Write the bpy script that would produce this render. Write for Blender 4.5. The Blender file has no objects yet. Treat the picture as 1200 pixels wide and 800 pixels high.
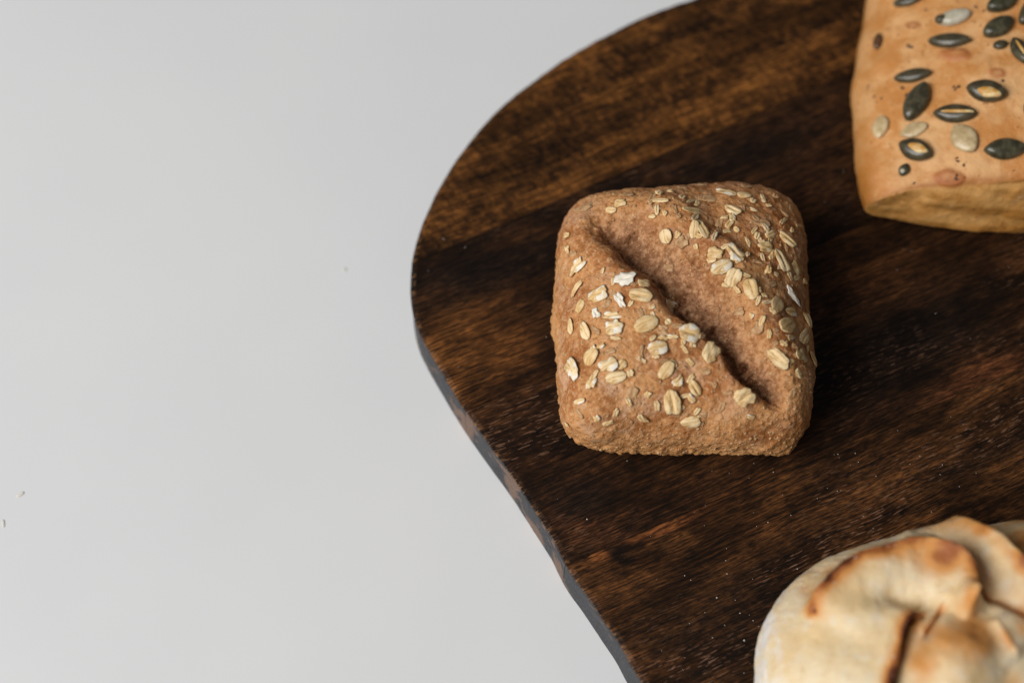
import bpy, math, random
import numpy as np
from mathutils import Vector, Matrix
from mathutils.bvhtree import BVHTree

random.seed(7)
rng = np.random.default_rng(11)
SC = bpy.context.scene
COL = SC.collection
R = math.radians

# ---------------------------------------------------------------- camera, light, exposure
TB = 0.020                      # height of the board's top above the table
D = 0.52                        # camera to the board point in the middle of the picture
TILT = R(28)
CAM = np.array([0.0, -D * math.sin(TILT), TB + D * math.cos(TILT)])
FWD = np.array([0.0, math.sin(TILT), -math.cos(TILT)])
UP = np.array([0.0, math.cos(TILT), math.sin(TILT)])
RIGHT = np.array([1.0, 0.0, 0.0])
FPX = 1200 * 50 / 36

cam_d = bpy.data.cameras.new('camera')
cam = bpy.data.objects.new('camera', cam_d)
COL.objects.link(cam)
cam.location = CAM
cam.rotation_euler = (TILT, 0, 0)
cam_d.lens = 50
cam_d.sensor_width = 36
cam_d.clip_start = 0.02
cam_d.clip_end = 20
cam_d.dof.use_dof = True
cam_d.dof.focus_distance = 0.486
cam_d.dof.aperture_fstop = 4.2
SC.camera = cam

world = bpy.data.worlds.new('World')
SC.world = world
world.use_nodes = True
wbg = world.node_tree.nodes['Background']
wbg.inputs[0].default_value = (0.93, 0.97, 1.0, 1)
wbg.inputs[1].default_value = 0.10


def area(name, loc, target, size, energy, color):
    l = bpy.data.lights.new(name, 'AREA')
    l.shape = 'RECTANGLE'
    l.size, l.size_y = size
    l.energy = energy
    l.color = color
    o = bpy.data.objects.new(name, l)
    COL.objects.link(o)
    o.location = loc
    o.rotation_euler = (Vector(target) - Vector(loc)).to_track_quat('-Z', 'Y').to_euler()
    return o


area('window_light', (-2.1, -1.1, 2.05), (0, 0, 0), (2.3, 1.9), 124, (1.0, 0.992, 0.98))

SC.view_settings.view_transform = 'Standard'
SC.view_settings.look = 'None'
SC.view_settings.exposure = 0
SC.view_settings.gamma = 1
SC.render.engine = 'CYCLES'
SC.cycles.max_bounces = 6


# ---------------------------------------------------------------- geometry helpers
def ray_dir(px, py):
    d = RIGHT * ((px - 600) / FPX) + UP * ((400 - py) / FPX) + FWD
    return d / np.linalg.norm(d)


def at(px, py, z):
    """the point of the picture (1200 x 800) at height z above the table"""
    d = ray_dir(px, py)
    t = (z - CAM[2]) / d[2]
    return CAM + d * t


def proj(V):
    rel = V - CAM
    dep = rel @ FWD
    return np.stack([600 + FPX * (rel @ RIGHT) / dep, 400 - FPX * (rel @ UP) / dep], 1)


def smooth(a, b, x):
    t = np.clip((x - a) / (b - a), 0, 1)
    return t * t * (3 - 2 * t)


def _hash(ix, iy, iz, seed):
    h = (ix.astype(np.int64) * 374761393 + iy.astype(np.int64) * 668265263 + iz.astype(np.int64) * 2147483647 + seed * 974634777) & 0xffffffff
    h = ((h ^ (h >> 13)) * 1274126177) & 0xffffffff
    h = ((h ^ (h >> 16)) * 2246822519) & 0xffffffff
    return ((h ^ (h >> 15)) & 0xffff) / 65535.0


def vnoise(P, scale, seed=0):
    """smooth 3D value noise in -1..1; scale = size of a lump in metres"""
    Q = P / scale + 1000.0
    I = np.floor(Q)
    f = Q - I
    f = f * f * f * (f * (f * 6 - 15) + 10)
    ix, iy, iz = I[:, 0], I[:, 1], I[:, 2]
    r = 0
    for dx in (0, 1):
        for dy in (0, 1):
            for dz in (0, 1):
                w = (f[:, 0] if dx else 1 - f[:, 0]) * (f[:, 1] if dy else 1 - f[:, 1]) * (f[:, 2] if dz else 1 - f[:, 2])
                r = r + w * _hash(ix + dx, iy + dy, iz + dz, seed)
    return r * 2 - 1


def fbm(P, scale, seed=0, octv=3, gain=0.5):
    a, s, r = 1.0, scale, 0
    for k in range(octv):
        r = r + a * vnoise(P, s, seed + 17 * k)
        a *= gain
        s *= 0.5
    return r


def make_mesh(name, V, F, mat, smooth_shade=True):
    """V (n,3), F list of index lists or an (m,4) array"""
    me = bpy.data.meshes.new(name)
    if isinstance(F, np.ndarray):
        me.vertices.add(len(V))
        me.vertices.foreach_set('co', np.asarray(V, np.float32).ravel())
        m, k = F.shape
        me.loops.add(m * k)
        me.loops.foreach_set('vertex_index', F.astype(np.int32).ravel())
        me.polygons.add(m)
        me.polygons.foreach_set('loop_start', np.arange(0, m * k, k, dtype=np.int32))
        me.polygons.foreach_set('loop_total', np.full(m, k, np.int32))
        me.update(calc_edges=True)
    else:
        me.from_pydata([tuple(v) for v in V], [], F)
        me.update()
    if mat is not None:
        me.materials.append(mat)
    if smooth_shade:
        me.polygons.foreach_set('use_smooth', np.ones(len(me.polygons), bool))
    return me


def link(name, me, parent=None, loc=None):
    o = bpy.data.objects.new(name, me)
    COL.objects.link(o)
    if parent is not None:
        o.parent = parent
    if loc is not None:
        o.location = loc
    return o


def tag(o, label=None, cat=None, group=None, kind=None):
    if label:
        o['label'] = label
    if cat:
        o['category'] = cat
    if group:
        o['group'] = group
    if kind:
        o['kind'] = kind
    return o


def attr(me, name, vals):
    a = me.attributes.new(name, 'FLOAT', 'POINT')
    a.data.foreach_set('value', np.asarray(vals, np.float32))


def vnormals(V, F):
    a = V[F[:, 2]] - V[F[:, 0]]
    b = V[F[:, 3]] - V[F[:, 1]]
    n = np.cross(a, b)
    N = np.zeros_like(V)
    for k in range(4):
        for c in range(3):
            N[:, c] += np.bincount(F[:, k], n[:, c], len(V))
    return N / (np.linalg.norm(N, axis=1, keepdims=True) + 1e-12)


def box_lattice(n, m):
    """quads on the surface of an n x n x m lattice box, as points in -1..1"""
    codes, faces = [], []

    def code(i, j, k):
        return (i * (n + 1) + j) * (m + 1) + k

    def patch(fn, a, b, flip):
        A, B = np.meshgrid(np.arange(a), np.arange(b), indexing='ij')
        A, B = A.ravel(), B.ravel()
        q = [code(*fn(A + da, B + db)) for da, db in ((0, 0), (1, 0), (1, 1), (0, 1))]
        if flip:
            q = q[::-1]
        faces.append(np.stack(q, 1))
    z = lambda A: np.zeros_like(A)
    patch(lambda A, B: (A, B, z(A) + m), n, n, False)
    patch(lambda A, B: (A, B, z(A)), n, n, True)
    patch(lambda A, B: (A, z(A), B), n, m, False)
    patch(lambda A, B: (A, z(A) + n, B), n, m, True)
    patch(lambda A, B: (z(A), A, B), n, m, True)
    patch(lambda A, B: (z(A) + n, A, B), n, m, False)
    F = np.concatenate(faces)
    u, inv = np.unique(F.ravel(), return_inverse=True)
    F = inv.reshape(-1, 4)
    k = u % (m + 1)
    ij = u // (m + 1)
    j = ij % (n + 1)
    i = ij // (n + 1)
    return np.stack([i / n * 2 - 1, j / n * 2 - 1, k / m * 2 - 1], 1), F


def body(n, m, e, k, quad, h_top, h_bot, spread=0.0):
    """a loaf body: rounded box of plan exponent e, profile exponent k, its plan laid into the quad (BL, BR, TR, TL)"""
    P, F = box_lattice(n, m)
    if spread:
        P = np.tan(P * spread) / math.tan(spread)
    x, y, z = P.T
    if callable(e):
        e = e(y)
    nrm = ((np.abs(x) ** e + np.abs(y) ** e) ** (k / e) + np.abs(z) ** k) ** (1 / k)
    S = P / nrm[:, None]
    u, v = (S[:, 0] + 1) / 2, (S[:, 1] + 1) / 2
    q = [np.array(c[:2]) for c in quad]
    XY = ((1 - u) * (1 - v))[:, None] * q[0] + (u * (1 - v))[:, None] * q[1] + (u * v)[:, None] * q[2] + ((1 - u) * v)[:, None] * q[3]
    zz = np.where(S[:, 2] > 0, S[:, 2] * h_top, np.maximum(S[:, 2] * 1.3, -1) * h_bot)
    V = np.concatenate([XY, (TB + h_bot + zz)[:, None]], 1)
    return V, F, S


def polyline_field(P, pts):
    """nearest distance of 2D points to a polyline: (signed d, t 0..1); d > 0 to the left of the walking direction as seen in the picture with y down flipped"""
    pts = np.array(pts, float)
    for _ in range(2):                         # round the corners
        q = [pts[0]]
        for a, b in zip(pts[:-1], pts[1:]):
            q += [a * 0.75 + b * 0.25, a * 0.25 + b * 0.75]
        pts = np.array(q + [pts[-1]])
    seg = pts[1:] - pts[:-1]
    L = np.linalg.norm(seg, axis=1)
    acc = np.concatenate([[0], np.cumsum(L)])
    best = np.full(len(P), 1e9)
    sd = np.zeros(len(P))
    tt = np.zeros(len(P))
    for i in range(len(seg)):
        r = P - pts[i]
        t = np.clip((r @ seg[i]) / (L[i] ** 2), 0, 1)
        q = r - t[:, None] * seg[i]
        d = np.linalg.norm(q, axis=1)
        s = np.sign(seg[i][1] * r[:, 0] - seg[i][0] * r[:, 1])   # + on the upper/right side when walking right and down
        mk = d < best
        best[mk] = d[mk]
        sd[mk] = (d * s)[mk]
        tt[mk] = ((acc[i] + t * L[i]) / acc[-1])[mk]
    return sd, tt


def catmull(pts, step):
    pts = np.array(pts, float)
    n = len(pts)
    out = []
    for i in range(n):
        p0, p1, p2, p3 = pts[(i - 1) % n], pts[i], pts[(i + 1) % n], pts[(i + 2) % n]
        k = max(2, int(np.linalg.norm(p2 - p1) / step))
        for j in range(k):
            t = j / k
            out.append(0.5 * ((2 * p1) + (-p0 + p2) * t + (2 * p0 - 5 * p1 + 4 * p2 - p3) * t * t + (-p0 + 3 * p1 - 3 * p2 + p3) * t ** 3))
    return np.array(out)


# ---------------------------------------------------------------- material helpers
class NT:
    def __init__(self, name):
        self.m = bpy.data.materials.new(name)
        self.m.use_nodes = True
        self.t = self.m.node_tree
        self.b = self.t.nodes['Principled BSDF']
        self.co = self.n('ShaderNodeTexCoord').outputs['Object']

    def n(self, kind, **kw):
        nd = self.t.nodes.new(kind)
        for k, v in kw.items():
            setattr(nd, k, v)
        return nd

    def put(self, sock, v):
        if hasattr(v, 'is_output') or isinstance(v, bpy.types.NodeSocket):
            self.t.links.new(v, sock)
        elif isinstance(v, (tuple, list)):
            v = tuple(v)
            sock.default_value = v + (1,) if len(v) == 3 and sock.type == 'RGBA' else v
        else:
            sock.default_value = v

    def mapping(self, vec, loc=(0, 0, 0), rot=(0, 0, 0), scale=(1, 1, 1)):
        nd = self.n('ShaderNodeMapping')
        self.put(nd.inputs[0], vec)
        nd.inputs[1].default_value = loc
        nd.inputs[2].default_value = rot
        nd.inputs[3].default_value = scale
        return nd.outputs[0]

    def noise(self, vec, scale, detail=3, rough=0.55, dist=0.0, color=False):
        nd = self.n('ShaderNodeTexNoise')
        self.put(nd.inputs['Vector'], vec)
        nd.inputs['Scale'].default_value = scale
        nd.inputs['Detail'].default_value = detail
        nd.inputs['Roughness'].default_value = rough
        nd.inputs['Distortion'].default_value = dist
        return nd.outputs['Color' if color else 'Fac']

    def voro(self, vec, scale, feature='F1'):
        nd = self.n('ShaderNodeTexVoronoi', feature=feature)
        self.put(nd.inputs['Vector'], vec)
        nd.inputs['Scale'].default_value = scale
        return nd.outputs['Distance']

    def ramp(self, v, a, b, lo=0.0, hi=1.0):
        nd = self.n('ShaderNodeMapRange', interpolation_type='SMOOTHSTEP')
        self.put(nd.inputs[0], v)
        nd.inputs[1].default_value = a
        nd.inputs[2].default_value = b
        nd.inputs[3].default_value = lo
        nd.inputs[4].default_value = hi
        return nd.outputs[0]

    def math(self, op, a, b=0.0):
        nd = self.n('ShaderNodeMath', operation=op)
        self.put(nd.inputs[0], a)
        self.put(nd.inputs[1], b)
        return nd.outputs[0]

    def mix(self, f, a, b, mode='MIX'):
        nd = self.n('ShaderNodeMix', data_type='RGBA', blend_type=mode)
        self.put(nd.inputs[0], f)
        self.put(nd.inputs[6], a)
        self.put(nd.inputs[7], b)
        return nd.outputs[2]

    def attr(self, name):
        return self.n('ShaderNodeAttribute', attribute_name=name).outputs['Fac']

    def bump(self, h, dist, strength=1.0):
        nd = self.n('ShaderNodeBump')
        nd.inputs['Strength'].default_value = strength
        nd.inputs['Distance'].default_value = dist
        self.put(nd.inputs['Height'], h)
        self.t.links.new(nd.outputs[0], self.b.inputs['Normal'])

    def done(self, color, rough=0.6, spec=0.3, **kw):
        self.put(self.b.inputs['Base Color'], color)
        self.put(self.b.inputs['Roughness'], rough)
        self.put(self.b.inputs['Specular IOR Level'], spec)
        for k, v in kw.items():
            self.put(self.b.inputs[k.replace('_', ' ')], v)
        return self.m


# ---------------------------------------------------------------- table
def table_mat():
    t = NT('white_table_paint')
    big = t.ramp(t.noise(t.co, 7, 2), 0.35, 0.65)
    c = t.mix(big, (0.735, 0.74, 0.742), (0.755, 0.758, 0.757))
    sp = t.ramp(t.noise(t.co, 160, 2), 0.775, 0.80)
    c = t.mix(t.math('MULTIPLY', sp, 0.35), c, (0.5, 0.5, 0.48))
    h = t.noise(t.co, 900, 3)
    t.bump(h, 0.00003, 0.5)
    return t.done(c, t.ramp(t.noise(t.co, 30, 3), 0.3, 0.7, 0.38, 0.48), 0.4)


nx = 24
gx, gy = np.meshgrid(np.linspace(-0.9, 0.9, nx + 1), np.linspace(-0.6, 0.9, nx + 1), indexing='ij')
tv = np.stack([gx.ravel(), gy.ravel(), np.zeros(gx.size)], 1)
idx = np.arange((nx + 1) ** 2).reshape(nx + 1, nx + 1)
tf = np.stack([idx[:-1, :-1], idx[1:, :-1], idx[1:, 1:], idx[:-1, 1:]], -1).reshape(-1, 4)
tv2 = tv.copy()
tv2[:, 2] -= 0.03
border = list(idx[0, :]) + list(idx[1:, -1]) + list(idx[-1, -2::-1]) + list(idx[-2:0:-1, 0])
NV = len(tv)
bf = np.array([[border[i], border[(i + 1) % len(border)], border[(i + 1) % len(border)] + NV, border[i] + NV] for i in range(len(border))])
table = link('table_surface', make_mesh('table_surface', np.concatenate([tv, tv2]), np.concatenate([tf, tf[:, ::-1] + NV, bf]), table_mat(), False))
tag(table, 'plain white smooth table surface under the dark board', 'table', kind='structure')


# ---------------------------------------------------------------- board
GRAIN = R(25.0)
BASE = at(1060, 420, TB)
BASE[2] = 0.0
TBV = np.array([0, 0, TB])


def wood_mat(name, dark, mid, light, fig=0.0, figrot=0.0, dry=0.0, seed=0.0, marks=(), fib=1.0):
    """stained board wood: streaks along the grain, cross figure, dry pale fibres; marks = (pixel, along, across, angle, strength, colour)"""
    t = NT(name)
    g = t.mapping(t.mapping(t.co, rot=(0, 0, -GRAIN)), loc=(seed, seed * 1.7, seed * 0.3))
    warp = t.noise(g, 14, 2, color=True)
    wv = t.n('ShaderNodeVectorMath', operation='MULTIPLY_ADD')
    t.put(wv.inputs[0], warp)
    wv.inputs[1].default_value = (0.006, 0.006, 0)
    t.put(wv.inputs[2], g)
    gw = wv.outputs[0]
    broad = t.noise(t.mapping(gw, scale=(11, 46, 20)), 1.0, 3, 0.6)
    mid_s = t.noise(t.mapping(gw, scale=(16, 130, 60)), 1.0, 3, 0.6)
    fine = t.noise(t.mapping(gw, scale=(190, 1700, 300)), 1.0, 3, 0.65)
    grit = t.noise(t.mapping(gw, scale=(500, 1800, 400)), 1.0, 3, 0.7)
    c = t.mix(t.ramp(broad, 0.34, 0.62), dark, mid)
    c = t.mix(t.math('MULTIPLY', t.ramp(mid_s, 0.45, 0.80), 0.45), c, light)
    c = t.mix(t.math('MULTIPLY', t.ramp(mid_s, 0.52, 0.25), 0.6), c, dark)
    if fig:
        fg = t.mapping(t.mapping(t.co, rot=(0, 0, figrot)), loc=(seed, 0, 0), scale=(170, 330, 200))
        f1 = t.noise(fg, 1.0, 5, 0.72, 0.3)
        c = t.mix(t.math('MULTIPLY', t.ramp(f1, 0.40, 0.72), fig * 0.6), c, light)
        c = t.mix(t.math('MULTIPLY', t.ramp(f1, 0.55, 0.30), fig * 0.6), c, dark)
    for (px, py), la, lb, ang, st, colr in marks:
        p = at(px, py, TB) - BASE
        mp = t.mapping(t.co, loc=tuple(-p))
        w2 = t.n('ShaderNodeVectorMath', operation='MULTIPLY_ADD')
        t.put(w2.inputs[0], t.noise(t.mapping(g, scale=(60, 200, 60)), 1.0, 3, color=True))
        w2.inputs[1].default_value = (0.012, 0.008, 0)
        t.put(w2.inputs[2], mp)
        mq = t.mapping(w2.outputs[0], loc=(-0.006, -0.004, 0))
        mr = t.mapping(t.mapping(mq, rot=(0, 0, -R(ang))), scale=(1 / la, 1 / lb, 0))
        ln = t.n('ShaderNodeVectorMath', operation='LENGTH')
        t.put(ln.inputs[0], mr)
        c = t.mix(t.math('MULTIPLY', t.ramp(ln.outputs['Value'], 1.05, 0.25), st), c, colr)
    # fine fibre streaks and open pores
    fv = t.ramp(fine, 0.36, 0.66, 1.5 * (1 - 0.60 * fib), 1.5 * (1 + 0.70 * fib))
    lines = t.noise(t.mapping(gw, loc=(1, 5, 0), scale=(45, 900, 100)), 1.0, 2, 0.5)
    fv = t.math('MULTIPLY', fv, t.ramp(lines, 0.34, 0.60, 0.45, 1.18))
    fv = t.math('MULTIPLY', fv, t.ramp(t.noise(t.mapping(gw, loc=(2, 8, 1), scale=(32, 60, 40)), 1.0, 5, 0.65), 0.38, 0.62, 0.48, 1.55))
    cc = t.n('ShaderNodeCombineColor')
    for k, tint in enumerate((1.16, 0.96, 0.84)):
        t.put(cc.inputs[k], t.math('MULTIPLY', fv, tint))
    c = t.mix(1.0, c, cc.outputs[0], 'MULTIPLY')
    if dry:
        reg = t.ramp(t.noise(t.mapping(gw, loc=(3, 1, 0), scale=(16, 40, 20)), 1.0, 3), 0.42, 0.66)
        dr = t.noise(t.mapping(gw, loc=(7, 3, 0), scale=(170, 1500, 200)), 1.0, 2, 0.6)
        c = t.mix(t.math('MULTIPLY', t.math('MULTIPLY', t.ramp(dr, 0.585, 0.64), reg), dry), c, (0.27, 0.14, 0.082))
    pore = t.noise(t.mapping(gw, loc=(4, 9, 0), scale=(210, 2100, 300)), 1.0, 1, 0.5)
    c = t.mix(t.math('MULTIPLY', t.ramp(pore, 0.60, 0.66), 0.8), c, (0.004, 0.0022, 0.0012))
    c = t.mix(t.math('MULTIPLY', t.ramp(grit, 0.62, 0.74), 0.10), c, (0.2, 0.11, 0.06))
    # the worn rim: bare pale chips on the arris
    rim = t.attr('rim')
    chip = t.ramp(t.noise(t.mapping(gw, scale=(220, 900, 220)), 1.0, 4, 0.7), 0.52, 0.60)
    c = t.mix(t.math('MULTIPLY', t.math('MULTIPLY', rim, chip), 0.8), c, (0.24, 0.115, 0.045))
    # side: old dark grey stain with bare patches
    side = t.attr('side')
    sp = t.mapping(t.co, scale=(42, 42, 50))
    patch = t.ramp(t.math('ADD', t.noise(sp, 1.0, 5, 0.7, 0.6), t.math('MULTIPLY', t.attr('bare'), 0.20)), 0.57, 0.63)
    scol = t.mix(t.noise(t.mapping(t.co, scale=(200, 200, 300)), 1.0, 4, 0.7), (0.020, 0.020, 0.022), (0.062, 0.063, 0.069))
    bare = t.mix(t.noise(t.mapping(t.co, scale=(400, 400, 700)), 1.0, 4, 0.7), (0.06, 0.036, 0.026), (0.25, 0.155, 0.11))
    scol = t.mix(patch, scol, bare)
    c = t.mix(side, c, scol)
    h = t.math('ADD', t.math('MULTIPLY', fine, 0.7), t.math('MULTIPLY', grit, 0.5))
    t.bump(h, 0.00011, 0.8)
    return t.done(c, t.ramp(fine, 0.3, 0.7, 0.62, 0.48), 0.16)


outline_px = [(752, 800), (725, 755), (695, 710), (672, 677), (659, 656), (647, 632), (632, 608), (608, 571), (587, 541), (567, 513), (550, 489),
              (535, 467), (516, 436), (498, 405), (487, 380), (481, 348), (482, 314), (489, 280), (502, 245), (524, 203), (552, 163), (585, 127), (622, 97),
              (665, 67), (712, 40), (760, 17), (808, -1), (870, -25), (950, -50), (1050, -75), (1200, -95), (1350, -90), (1480, -50), (1580, 30), (1640, 150),
              (1660, 300), (1640, 480), (1570, 650), (1450, 800), (1300, 920), (1150, 990), (1000, 1010), (910, 975), (850, 925), (800, 868)]
outline = catmull([at(px, py, TB)[:2] for px, py in outline_px], 0.0011)
jit = fbm(np.concatenate([outline, np.zeros((len(outline), 1))], 1), 0.012, 5, 4, 0.6)


def closed_normals(P):
    tng = np.roll(P, -1, 0) - np.roll(P, 1, 0)
    nn = np.stack([tng[:, 1], -tng[:, 0]], 1)
    nn /= np.linalg.norm(nn, axis=1, keepdims=True) + 1e-12
    area2 = np.sum(P[:, 0] * np.roll(P[:, 1], -1) - np.roll(P[:, 0], -1) * P[:, 1])
    return nn if area2 > 0 else -nn


outline = outline + closed_normals(outline) * (jit * 0.00016)[:, None]
if np.sum(outline[:, 0] * np.roll(outline[:, 1], -1) - np.roll(outline[:, 0], -1) * outline[:, 1]) < 0:
    outline = outline[::-1]


def clip(poly, fl, a, b, keep_left):
    """cut a polygon (points, outer flags) by the line a-b, keep one side"""
    s = 1 if keep_left else -1
    d = b - a

    def side(p):
        return s * (d[0] * (p[1] - a[1]) - d[1] * (p[0] - a[0]))
    out, of = [], []
    n = len(poly)
    for i in range(n):
        p, q = poly[i], poly[(i + 1) % n]
        sp, sq = side(p), side(q)
        if sp >= 0:
            out.append(p)
            of.append(fl[i])
        if (sp >= 0) != (sq >= 0):
            t = sp / (sp - sq)
            out.append(p + (q - p) * t)
            of.append(2)               # corner where a seam meets the rim
    return out, of


seams_px = [((700, 8), (900, -79)), ((500, 302), (877, 137)), ((547, 481), (645, 435)), ((700, 646), (850, 581)), ((800, 845), (950, 778))]
seams = [(at(*a, TB)[:2], at(*b, TB)[:2]) for a, b in seams_px]
BLK = (0.0065, 0.0038, 0.0024)
plank_mats = [
    wood_mat('wood_top', (0.012, 0.006, 0.0022), (0.040, 0.020, 0.007), (0.125, 0.056, 0.0135), 0.8, 0.5, 0.0, 1.0),
    wood_mat('wood_golden', (0.011, 0.0055, 0.0022), (0.052, 0.0235, 0.0062), (0.135, 0.061, 0.0145), 0.85, 0.9, 0.0, 2.0,
             marks=[((560, 290), 0.042, 0.010, 22, 0.7, BLK), ((985, 165), 0.022, 0.02, 20, 0.7, BLK)], fib=0.75),
    wood_mat('wood_dark', (0.0055, 0.0030, 0.0016), (0.0175, 0.0080, 0.0030), (0.060, 0.027, 0.0085), 0.25, 0.7, 0.25, 3.0,
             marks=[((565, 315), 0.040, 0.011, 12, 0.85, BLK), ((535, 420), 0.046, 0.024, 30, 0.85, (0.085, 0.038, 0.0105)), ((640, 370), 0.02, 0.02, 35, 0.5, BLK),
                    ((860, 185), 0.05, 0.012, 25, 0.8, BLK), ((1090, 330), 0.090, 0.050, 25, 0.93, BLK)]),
    wood_mat('wood_brown', (0.0060, 0.0032, 0.0016), (0.020, 0.0090, 0.0034), (0.072, 0.032, 0.0098), 0.15, 0.7, 0.5, 4.0,
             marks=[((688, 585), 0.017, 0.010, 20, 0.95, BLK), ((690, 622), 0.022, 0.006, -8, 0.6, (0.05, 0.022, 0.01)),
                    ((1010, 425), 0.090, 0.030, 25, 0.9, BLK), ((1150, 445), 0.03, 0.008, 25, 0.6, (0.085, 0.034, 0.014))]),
    wood_mat('wood_lower', (0.0080, 0.0042, 0.0020), (0.031, 0.0142, 0.0048), (0.098, 0.044, 0.0133), 0.25, 0.3, 0.7, 5.0,
             marks=[((770, 620), 0.030, 0.0028, 25, 0.55, (0.12, 0.047, 0.016)), ((722, 646), 0.009, 0.006, 10, 0.9, BLK), ((700, 650), 0.008, 0.004, -20, 0.7, (0.09, 0.036, 0.011))]),
    wood_mat('wood_low_end', (0.0085, 0.0045, 0.0023), (0.032, 0.0155, 0.0065), (0.09, 0.044, 0.017), 0.3, 0.3, 0.5, 6.0),
]

board = link('cutting_board', None, None, BASE)
tag(board, 'dark stained wooden cutting board with rounded end carrying the three rolls', 'cutting board')
GAP = 0.0001
for k in range(len(seams) + 1):
    pl, fl = list(outline), [1] * len(outline)
    cuts = []
    if k > 0:
        a, b = seams[k - 1]
        pl, fl = clip(pl, fl, a, b, False)
        cuts.append(((a, b), -1))
    if k < len(seams):
        a, b = seams[k]
        pl, fl = clip(pl, fl, a, b, True)
        cuts.append(((a, b), 1))
    P, Fl = np.array(pl), np.array(fl)
    n = len(P)
    if n < 4:
        continue
    nn = closed_normals(P)
    # seam corners: take the rim's own normal so that both planks meet
    seam_shift = np.zeros((n, 2))
    for i in np.where(Fl == 2)[0]:
        j = (i + 1) % n if Fl[(i + 1) % n] == 1 else (i - 1) % n
        prv, nxt = P[(i - 1) % n], P[(i + 1) % n]
        sdir = (prv - P[i]) if Fl[(i + 1) % n] == 1 else (nxt - P[i])       # along the seam, inwards
        sdir = sdir / np.linalg.norm(sdir)
        nj = nn[j].copy()
        nn[i] = -sdir / max(0.3, float(-sdir @ nj))
        seam_shift[i] = (P[j] - P[i]) / np.linalg.norm(P[j] - P[i]) * GAP
    P3 = np.concatenate([P, np.zeros((n, 1))], 1)
    wear = 0.4 + 0.35 * fbm(P3, 0.005, 9, 4, 0.65) + 0.5 * smooth(0.25, 0.7, fbm(P3, 0.02, 19, 2))
    wear = np.clip(wear, 0.05, 1.4)
    rings = []
    specs = [(0.0004, 0.0), (0.0, 0.0008), (0.0, TB * 0.5), (0.0, TB - 0.0012), (0.0009, TB - 0.0003), (0.0022, TB)]
    sidev, rimv = [], []
    for si, (ins, z) in enumerate(specs):
        if si == 3:
            zz = TB - 0.0004 - 0.0007 * wear
            dd = np.zeros(n)
        elif si == 4:
            zz = TB - 0.0001 - 0.0004 * wear
            dd = 0.0003 + 0.0006 * wear
        elif si == 2:
            zz = np.full(n, z)
            dd = 0.0003 * fbm(P3, 0.008, 21, 3)
        else:
            zz = np.full(n, z)
            dd = np.full(n, ins)
        Q = P - nn * dd[:, None]
        for (sa, sb), sg in cuts:              # nothing of a plank crosses its seams
            sdv = (sb - sa) / np.linalg.norm(sb - sa)
            snv = np.array([-sdv[1], sdv[0]]) * sg
            over = np.minimum((Q - sa) @ snv - GAP, 0)
            Q = Q - over[:, None] * snv
        rings.append(np.concatenate([Q, zz[:, None]], 1))
        sidev += [1.0 if si <= 3 else 0.0] * n
        rimv += [{3: 0.6, 4: 1.0, 5: 0.0}.get(si, 0.0)] * n
    V = np.concatenate(rings) - BASE
    F = []
    for si in range(len(specs) - 1):
        for i in range(n):
            j = (i + 1) % n
            F.append([si * n + i, si * n + j, (si + 1) * n + j, (si + 1) * n + i])
    F.append(list(range(n))[::-1])
    F.append([(len(specs) - 1) * n + i for i in range(n)])
    me = make_mesh('plank', V, F, plank_mats[k], False)
    attr(me, 'side', sidev)
    attr(me, 'rim', rimv)
    pxs = proj(np.concatenate(rings))
    bare = np.zeros(len(pxs))
    for qx, qy, rr in ((548, 496, 17), (600, 575, 22), (628, 622, 24), (655, 665, 20)):
        bare = np.maximum(bare, np.exp(-((pxs[:, 0] - qx) ** 2 + (pxs[:, 1] - qy) ** 2) / rr ** 2))
    attr(me, 'bare', bare)
    link('plank', me, board)


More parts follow.
